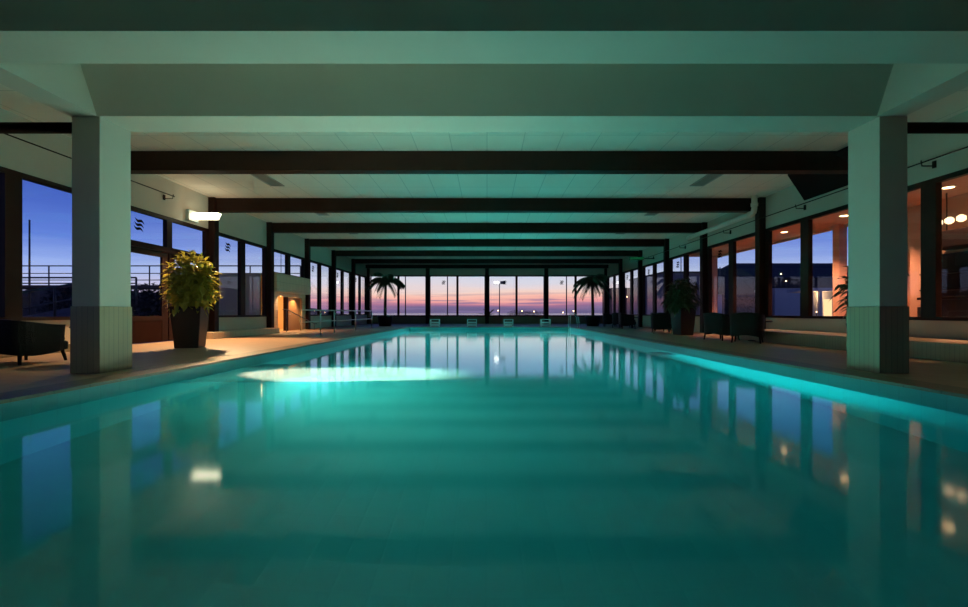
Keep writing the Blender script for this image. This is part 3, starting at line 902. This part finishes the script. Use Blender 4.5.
for px, D, py, lab in ((522, 90, 311, 'small glowing street lamp by the harbour, between the middle posts'),
                       (534, 86, 311.5, 'small glowing street lamp beside the harbour bushes'),
                       (563, 90, 312.5, 'brightest small street lamp beyond the end windows, above the ladder'),
                       (573.5, 90, 311, 'small glowing street lamp just past the mast by the ladder'),
                       (498, 95, 310.5, 'small glowing street lamp at the foot of the floodlight mast'),
                       (255, 45, 304.5, 'orange street lamp outside, between the two canvas tents'),
                       (236, 40, 312.5, 'orange street lamp outside, low in front of the domed building'),
                       (152, 40, 304, 'white street lamp outside, seen through the glazed door'),
                       (720, 46, 289, 'street lamp outside, above the wicker armchairs'),
                       (781, 60, 272 + 2, 'street lamp outside the salmon-framed window, upper of the pair'),
                       (786, 62, 281, 'street lamp outside the salmon-framed window, lower of the pair'),
                       (627, 52, 297, 'orange street lamp outside the far windows, past the green sign'),
                       (816.5, 38, 312, 'orange lamp at the foot of the lit kiosk')):
    x = (px - 487) / 430 * D; z = .8 + (313 - py) / 430 * D
    if sl0 is None:
        sl0 = (bpy.data.meshes.new('globe'))
        bm = new_bm(); bmesh.ops.create_uvsphere(bm, u_segments=12, v_segments=8, radius=.2); bm.to_mesh(sl0); bm.free(); sl0.materials.append(M['warm_bulb'])
    t = thing('street_lamp', lab, 'street lamp', (x, D, -.32), 0, 'small street lamps')
    o = bpy.data.objects.new('globe', sl0); C.objects.link(o); o.parent = t; o.location = (0, 0, z + .32)
    sc = .36 * D / 60; o.scale = (sc, sc, sc)
    bm = new_bm(); tube(bm, [(0, 0, 0), (0, 0, z + .30)], .03, 6); obj('pole', bm, M['mast'], t)

def house(label, pxa, pxb, D, depth, pytop, wall, roof_h=0.0, lit=(), cat='building', nm='building'):
    xa, xb = (pxa - 487) / 430 * D, (pxb - 487) / 430 * D
    zt = .8 + (313 - pytop) / 430 * D
    t = thing(nm, label, cat, ((xa + xb) / 2, D, -.32))
    h = (xb - xa) / 2; H = zt + .32 - roof_h
    bm = new_bm(); box(bm, -h, h, 0, depth, 0, H); obj('wall', bm, wall, t)
    bm = new_bm()
    if roof_h > 0:
        e_ = .3
        hexa(bm, [(-h - e_, -e_, H), (h + e_, -e_, H), (h + e_, depth + e_, H), (-h - e_, depth + e_, H)],
             [(-h * .8, depth * .5 - .1, H + roof_h), (h * .8, depth * .5 - .1, H + roof_h), (h * .8, depth * .5 + .1, H + roof_h), (-h * .8, depth * .5 + .1, H + roof_h)])
    else:
        box(bm, -h - .1, h + .1, -.1, depth + .1, H, H + .15)
    obj('roof', bm, M['roof'], t)
    for (u, z, w_, hh) in lit:
        bm = new_bm(); box(bm, u * h - w_ / 2, u * h + w_ / 2, -.03, .01, z, z + hh); obj('window', bm, M['lit_window'], t)
    return t
house('long dark low building with sloping roof outside the salmon-lit windows', 757, 905, 66, 22, 255, M['roof'], 3.5)
house('grey flat-roofed building outside, behind the drooping plant', 664, 712, 42, 10, 273, M['house'])
house('red brick building outside the far windows, under the green sign', 613, 640, 57, 3, 289, M['house_red'])
house('dark building with gabled roof outside, behind the wicker armchairs', 728, 758, 50, 10, 264, M['roof'], 4.2)
house('small white building outside, pale wall behind the wicker armchairs', 713, 722, 38, 1.5, 285, M['house_white'], .8)
house('pale boxy building outside, below the pair of street lamps', 775, 800, 52, 4, 288, M['house_white'])
dg = house('domed grey building outside, seen past the leafy planter', 218, 239, 60, 10, 296, M['house'])
if True:
    prof = [(1.5 * math.cos(a), 1.5 * math.sin(a)) for a in [i * PI / 16 for i in range(8)]]
    bm = new_bm(); lathe(bm, prof + [(.05, 1.5)], 20, (.4, 5, .8 + (313 - 296) / 430 * 60 + .47))
    obj('dome', bm, M['roof'], dg, smooth=True)
def kiosk():
    D = 40; xa, xb = (810 - 487) / 430 * D, (848 - 487) / 430 * D
    t = thing('lit_kiosk', 'white kiosk with lit canopy on posts outside, seen beside the pillar', 'building', ((xa + xb) / 2, D, -.32))
    h = (xb - xa) / 2; H = .8 + 25 / 430 * D + .32
    bm = new_bm(); box(bm, -h * .2, h, 1.0, 3, 0, H - .3); obj('wall', bm, M['house_white'], t)
    bm = new_bm(); box(bm, -h, h, -.2, 3.1, H - .3, H, .02); obj('canopy', bm, M['house_white'], t)
    for x in (-h + .15, -h * .45):
        bm = new_bm(); box(bm, x - .12, x + .12, -.05, .19, 0, H - .3); obj('post', bm, M['house_white'], t)
    bm = new_bm(); box(bm, h * .15, h * .6, .97, 1.0, .3, H - 1.0); obj('door', bm, M['lit_window'], t)
    l = bpy.data.lights.new('kiosk_light', 'POINT'); l.energy = 130; l.color = (1, .62, .3); l.shadow_soft_size = .2
    o = bpy.data.objects.new('kiosk_light', l); C.objects.link(o); o.location = ((xa + xb) / 2 - .6, D + .4, H - 1.0)
kiosk()
for px, D, hgt, rad, lab in ((250, 30, 2.2, 1.0, 'conical canvas tent outside, next to the orange street lamp'), (262, 34, 1.9, .9, 'second conical canvas tent outside, closer to the dark post'), (228, 32, 2.4, .7, 'narrow pale canvas tent outside under the dome')):
    bm = new_bm(); lathe(bm, [(rad, 0), (rad * .95, .9), (.05, hgt)], 12)
    tag(obj('canvas_tent', bm, M['canvas'], loc=((px - 487) / 430 * D, D, -.32)), lab, 'tent')

def tree(label, px, D, pytop, w_, seed, cat='tree'):
    R = random.Random(seed)
    x = (px - 487) / 430 * D; H = .8 + (313 - pytop) / 430 * D + .32
    t = thing('dark_tree', label, cat, (x, D, -.32))
    bm = new_bm(); tube(bm, [(0, 0, 0), (0, 0, H * .6)], .12, 8, .05); obj('trunk', bm, M['bark'], t, True)
    bm = new_bm()
    for k in range(1300):
        v = Vector((R.gauss(0, 1), R.gauss(0, 1), R.gauss(0, 1))).normalized() * (R.random() ** .4)
        p = Vector((v.x * w_, v.y * w_, H * .58 + v.z * H * .42))
        leaf(bm, p, Vector((R.uniform(-1, 1), R.uniform(-1, 1), R.uniform(-.6, .8))), Vector((0, 0, 1)), .085 * H, .03 * H, .2, 2, .2)
    obj('foliage', bm, M['tree'], t)
tree('round dark bush outside, seen through the glazed door', 150, 28, 283, 1.6, 31)
tree('dark bush outside the near blue window, above the ramp railing', 74, 19, 287, 1.2, 32)
tree('dark tree outside at the foot of the domed building', 221, 50, 294, 2.2, 33)
tree('low dark bush by the harbour lamps beyond the end windows', 519, 80, 309.5, 2.4, 34, 'bush')
tree('wide dark bush by the harbour lamps beyond the end windows', 534, 92, 310, 2.8, 35, 'bush')
tree('dark leafy bush outside between the armchairs and the salmon window frame', 745, 15.8 + 14, 294, 1.2, 36, 'bush')
# spiky plant right outside the end window
t = thing('agave', 'spiky dark plant outside, partly behind the middle post of the end windows', 'plant', (0.10, 34.0, -.32))
bm = new_bm(); R = random.Random(4)
for k in range(16):
    a = R.random() * 6.28
    leaf(bm, Vector((0, 0, .9)), Vector((math.cos(a), math.sin(a), R.uniform(.3, 1.6))), Vector((0, 0, 1)), R.uniform(.6, 1.0), .09, .4, 3, .2)
obj('leaves', bm, M['tree'], t)
bm = new_bm(); tube(bm, [(0, 0, 0), (0, 0, .95)], .08, 8); obj('stem', bm, M['bark'], t)
t2 = bm
# dark bank of land outside the left windows
bm = new_bm(); R = random.Random(6); prev = None
ks = [(-120, 291), (0, 290), (60, 288), (100, 292), (150, 291), (190, 296), (220, 299), (262, 302), (300, 306), (330, 312), (350, 314.5)]
for i in range(95):
    px = -120 + 5 * i
    for (a, b) in zip(ks, ks[1:]):
        if a[0] <= px <= b[0]:
            py = a[1] + (b[1] - a[1]) * (px - a[0]) / (b[0] - a[0])
    D = 62; x = (px - 487) / 430 * D
    z = .8 + (313 - py) / 430 * D + (R.uniform(-.25, .25) if px < 320 else 0)
    row = [bm.verts.new((x * f, D * f, zz)) for (f, zz) in ((.93, -.4), (.97, max(-.3, z * .75)), (1.0, max(-.2, z)), (1.12, -.4))]
    if prev:
        for j in range(3):
            bm.faces.new((prev[j], prev[j + 1], row[j + 1], row[j]))
    prev = row
struct('hillside', bm, M['ground'])
# the sea beyond the quay
bm = new_bm(); box(bm, -900, 900, 100, 2500, -.8, -.60)
struct('sea', bm, M['sea'])

# ------------------------------------------------------------------ sky
W = bpy.data.worlds.new('dusk'); S.world = W; W.use_nodes = True
nt = W.node_tree; N = nt.nodes; L = nt.links; N.clear()
tc = N.new('ShaderNodeTexCoord'); sp = N.new('ShaderNodeSeparateXYZ'); L.new(tc.outputs['Generated'], sp.inputs[0])
def ramp(stops, fac):
    r = N.new('ShaderNodeValToRGB'); cr = r.color_ramp
    while len(cr.elements) > 1:
        cr.elements.remove(cr.elements[-1])
    cr.elements[0].position = stops[0][0]; cr.elements[0].color = srgb(*stops[0][1])
    for p, c in stops[1:]:
        e_ = cr.elements.new(p); e_.color = srgb(*c)
    L.new(fac, r.inputs[0]); return r
# height above the horizon, stretched so that the ramp spends itself on the low sky
mz = N.new('ShaderNodeMath'); mz.operation = 'MULTIPLY'; L.new(sp.outputs['Z'], mz.inputs[0]); mz.inputs[1].default_value = 1.0
mp = N.new('ShaderNodeMapping'); mp.inputs['Scale'].default_value = (3.0, 3.0, 60.0); L.new(tc.outputs['Generated'], mp.inputs['Vector'])
cl = N.new('ShaderNodeTexNoise'); cl.inputs['Scale'].default_value = 1.0; cl.inputs['Detail'].default_value = 4; L.new(mp.outputs[0], cl.inputs['Vector'])
wob = N.new('ShaderNodeMath'); wob.operation = 'MULTIPLY_ADD'; L.new(cl.outputs['Fac'], wob.inputs[0]); wob.inputs[1].default_value = .030; L.new(mz.outputs[0], wob.inputs[2])
sq_ = N.new('ShaderNodeMath'); sq_.operation = 'MAXIMUM'; L.new(wob.outputs[0], sq_.inputs[0]); sq_.inputs[1].default_value = 0.0
rt_ = N.new('ShaderNodeMath'); rt_.operation = 'POWER'; L.new(sq_.outputs[0], rt_.inputs[0]); rt_.inputs[1].default_value = .5
def st(z): return max(0.0, min(1.0, (z + .015) ** .5))
back = ramp([(st(0), (94, 84, 118)), (st(.010), (108, 92, 128)), (st(.017), (150, 102, 132)), (st(.025), (214, 138, 140)), (st(.035), (230, 168, 152)), (st(.047), (226, 190, 176)),
             (st(.062), (208, 194, 198)), (st(.082), (190, 194, 208)), (st(.12), (150, 164, 208)), (st(.2), (88, 112, 188)), (st(.35), (46, 68, 145)), (1, (16, 26, 70))], rt_.outputs[0])
side = ramp([(st(0), (120, 108, 140)), (st(.02), (165, 150, 175)), (st(.05), (172, 176, 212)), (st(.085), (140, 160, 214)), (st(.13), (88, 116, 195)),
             (st(.2), (62, 88, 172)), (st(.35), (34, 54, 122)), (1, (12, 20, 56))], rt_.outputs[0])
# how much a direction looks towards the sunset
dy = N.new('ShaderNodeMapRange'); dy.inputs['From Min'].default_value = .72; dy.inputs['From Max'].default_value = .97
L.new(sp.outputs['Y'], dy.inputs['Value'])
mx = N.new('ShaderNodeMix'); mx.data_type = 'RGBA'
L.new(dy.outputs[0], mx.inputs[0]); L.new(side.outputs[0], mx.inputs[6]); L.new(back.outputs[0], mx.inputs[7])
# purple cloud bands low over the horizon
mp2 = N.new('ShaderNodeMapping'); mp2.inputs['Scale'].default_value = (5.0, 5.0, 150.0); L.new(tc.outputs['Generated'], mp2.inputs['Vector'])
c2 = N.new('ShaderNodeTexNoise'); c2.inputs['Scale'].default_value = 1.0; c2.inputs['Detail'].default_value = 3; L.new(mp2.outputs[0], c2.inputs['Vector'])
cr2 = N.new('ShaderNodeMapRange'); cr2.inputs['From Min'].default_value = .53; cr2.inputs['From Max'].default_value = .62; L.new(c2.outputs['Fac'], cr2.inputs['Value'])
lo = N.new('ShaderNodeMapRange'); lo.inputs['From Min'].default_value = .052; lo.inputs['From Max'].default_value = .030; L.new(sp.outputs['Z'], lo.inputs['Value'])
mm = N.new('ShaderNodeMath'); mm.operation = 'MULTIPLY'; L.new(cr2.outputs[0], mm.inputs[0]); L.new(lo.outputs[0], mm.inputs[1])
mm2 = N.new('ShaderNodeMath'); mm2.operation = 'MULTIPLY'; L.new(mm.outputs[0], mm2.inputs[0]); mm2.inputs[1].default_value = .75
mx2 = N.new('ShaderNodeMix'); mx2.data_type = 'RGBA'; L.new(mm2.outputs[0], mx2.inputs[0]); L.new(mx.outputs[2], mx2.inputs[6]); mx2.inputs[7].default_value = srgb(118, 102, 138)
bg = N.new('ShaderNodeBackground'); bg.inputs['Strength'].default_value = 1.45; L.new(mx2.outputs[2], bg.inputs['Color'])
wo = N.new('ShaderNodeOutputWorld'); L.new(bg.outputs[0], wo.inputs['Surface'])

# ------------------------------------------------------------------ lights of the place
def light(name, typ, loc, energy, col, size=.1, target=None, spot=None, blend=.5, size_y=None):
    l = bpy.data.lights.new(name, typ); l.energy = energy; l.color = col
    if typ == 'AREA':
        l.size = size
        if size_y:
            l.shape = 'RECTANGLE'; l.size_y = size_y
    else:
        l.shadow_soft_size = size
    if typ == 'SPOT':
        l.spot_size = math.radians(spot); l.spot_blend = blend
    o = bpy.data.objects.new(name, l); C.objects.link(o); o.location = loc
    if target:
        o.rotation_euler = (Vector(target) - Vector(loc)).to_track_quat('-Z', 'Y').to_euler()
    return o
TEAL = (0.60, 1.0, 0.93)
E = 450; EF = 1700
light('pool_lamp_light', 'SPOT', (XL + .12, 8.2, -.55), E, TEAL, .1, (XR, 8.6, -.75), 150, .6)
light('pool_lamp_light', 'SPOT', (XL + .12, 16.5, -.55), EF, TEAL, .1, (XR, 16.5, -.75), 150, .6)
light('pool_lamp_light', 'SPOT', (XR - .12, 10.8, -.55), E, TEAL, .1, (XL, 10.8, -.75), 150, .6)
light('pool_lamp_light', 'SPOT', (XR - .12, 19.0, -.55), EF, TEAL, .1, (XL, 19.0, -.75), 150, .6)
light('pool_lamp_light', 'SPOT', (-3.2, YF - .12, -.55), EF, TEAL, .1, (-3.2, 10, -.75), 150, .6)
light('pool_lamp_light', 'SPOT', (3.4, YF - .12, -.55), EF, TEAL, .1, (3.4, 10, -.75), 150, .6)
# unseen spot aimed up at the bubble sheet, to light it and the ceiling
light('bubble_uplight', 'SPOT', (XL + .14, 7.2, -.75), 160000, (1.0, .71, .53), .08, (-3.45, 7.1, ZW), 62, .6)
q_ = light('pool_lamp_light', 'SPOT', (XL + .12, 8.2, -.5), 9000, TEAL, .08, (XR, 8.0, -.40), 50, .9); q_.scale = (1, .35, 1)
for y in (18.6, 20.0):
    light('soffit_light', 'SPOT', (-8.78, y, 1.68), 160, (1, .58, .26), .04, (-8.5, y - .2, 0), 120, .6)
light('fluorescent_downlight', 'SPOT', (-8.1, 12.7, 3.60), 2200, (1.0, .64, .32), .12, (-7.3, 11.3, 0), 92, .5)
# lobby and lounge lamps
light('lobby_light', 'AREA', (-10.3, 19.4, 2.25), 120, (1, .55, .22), .8, (-10.3, 19.4, 0))
for y in (6.9, 9.6, 12.4, 14.9, 18.5):
    light('lounge_light', 'SPOT', (10.3, y, 3.57), 900, (1, .50, .28), .06, (10.6, y, 0), 105, .5)

# ------------------------------------------------------------------ camera
cam = bpy.data.cameras.new('camera'); co = bpy.data.objects.new('camera', cam); C.objects.link(co)
co.location = (0, 0, .8); co.rotation_euler = (PI / 2, 0, 0)
cam.sensor_width = 36; cam.lens = 430 / 968 * 36
cam.shift_x = -3 / 968; cam.shift_y = 9.5 / 968
cam.clip_start = .05; cam.clip_end = 3000
S.camera = co
vs = S.view_settings
vs.view_transform = 'Standard'; vs.look = 'None'; vs.gamma = 1; vs.exposure = 0; vs.use_curve_mapping = False
S.cycles.use_denoising = True
S.cycles.max_bounces = 12; S.cycles.diffuse_bounces = 4; S.cycles.glossy_bounces = 4; S.cycles.transmission_bounces = 8; S.cycles.transparent_max_bounces = 12
S.cycles.caustics_refractive = True; S.cycles.caustics_reflective = False
S.cycles.sample_clamp_indirect = 4.0
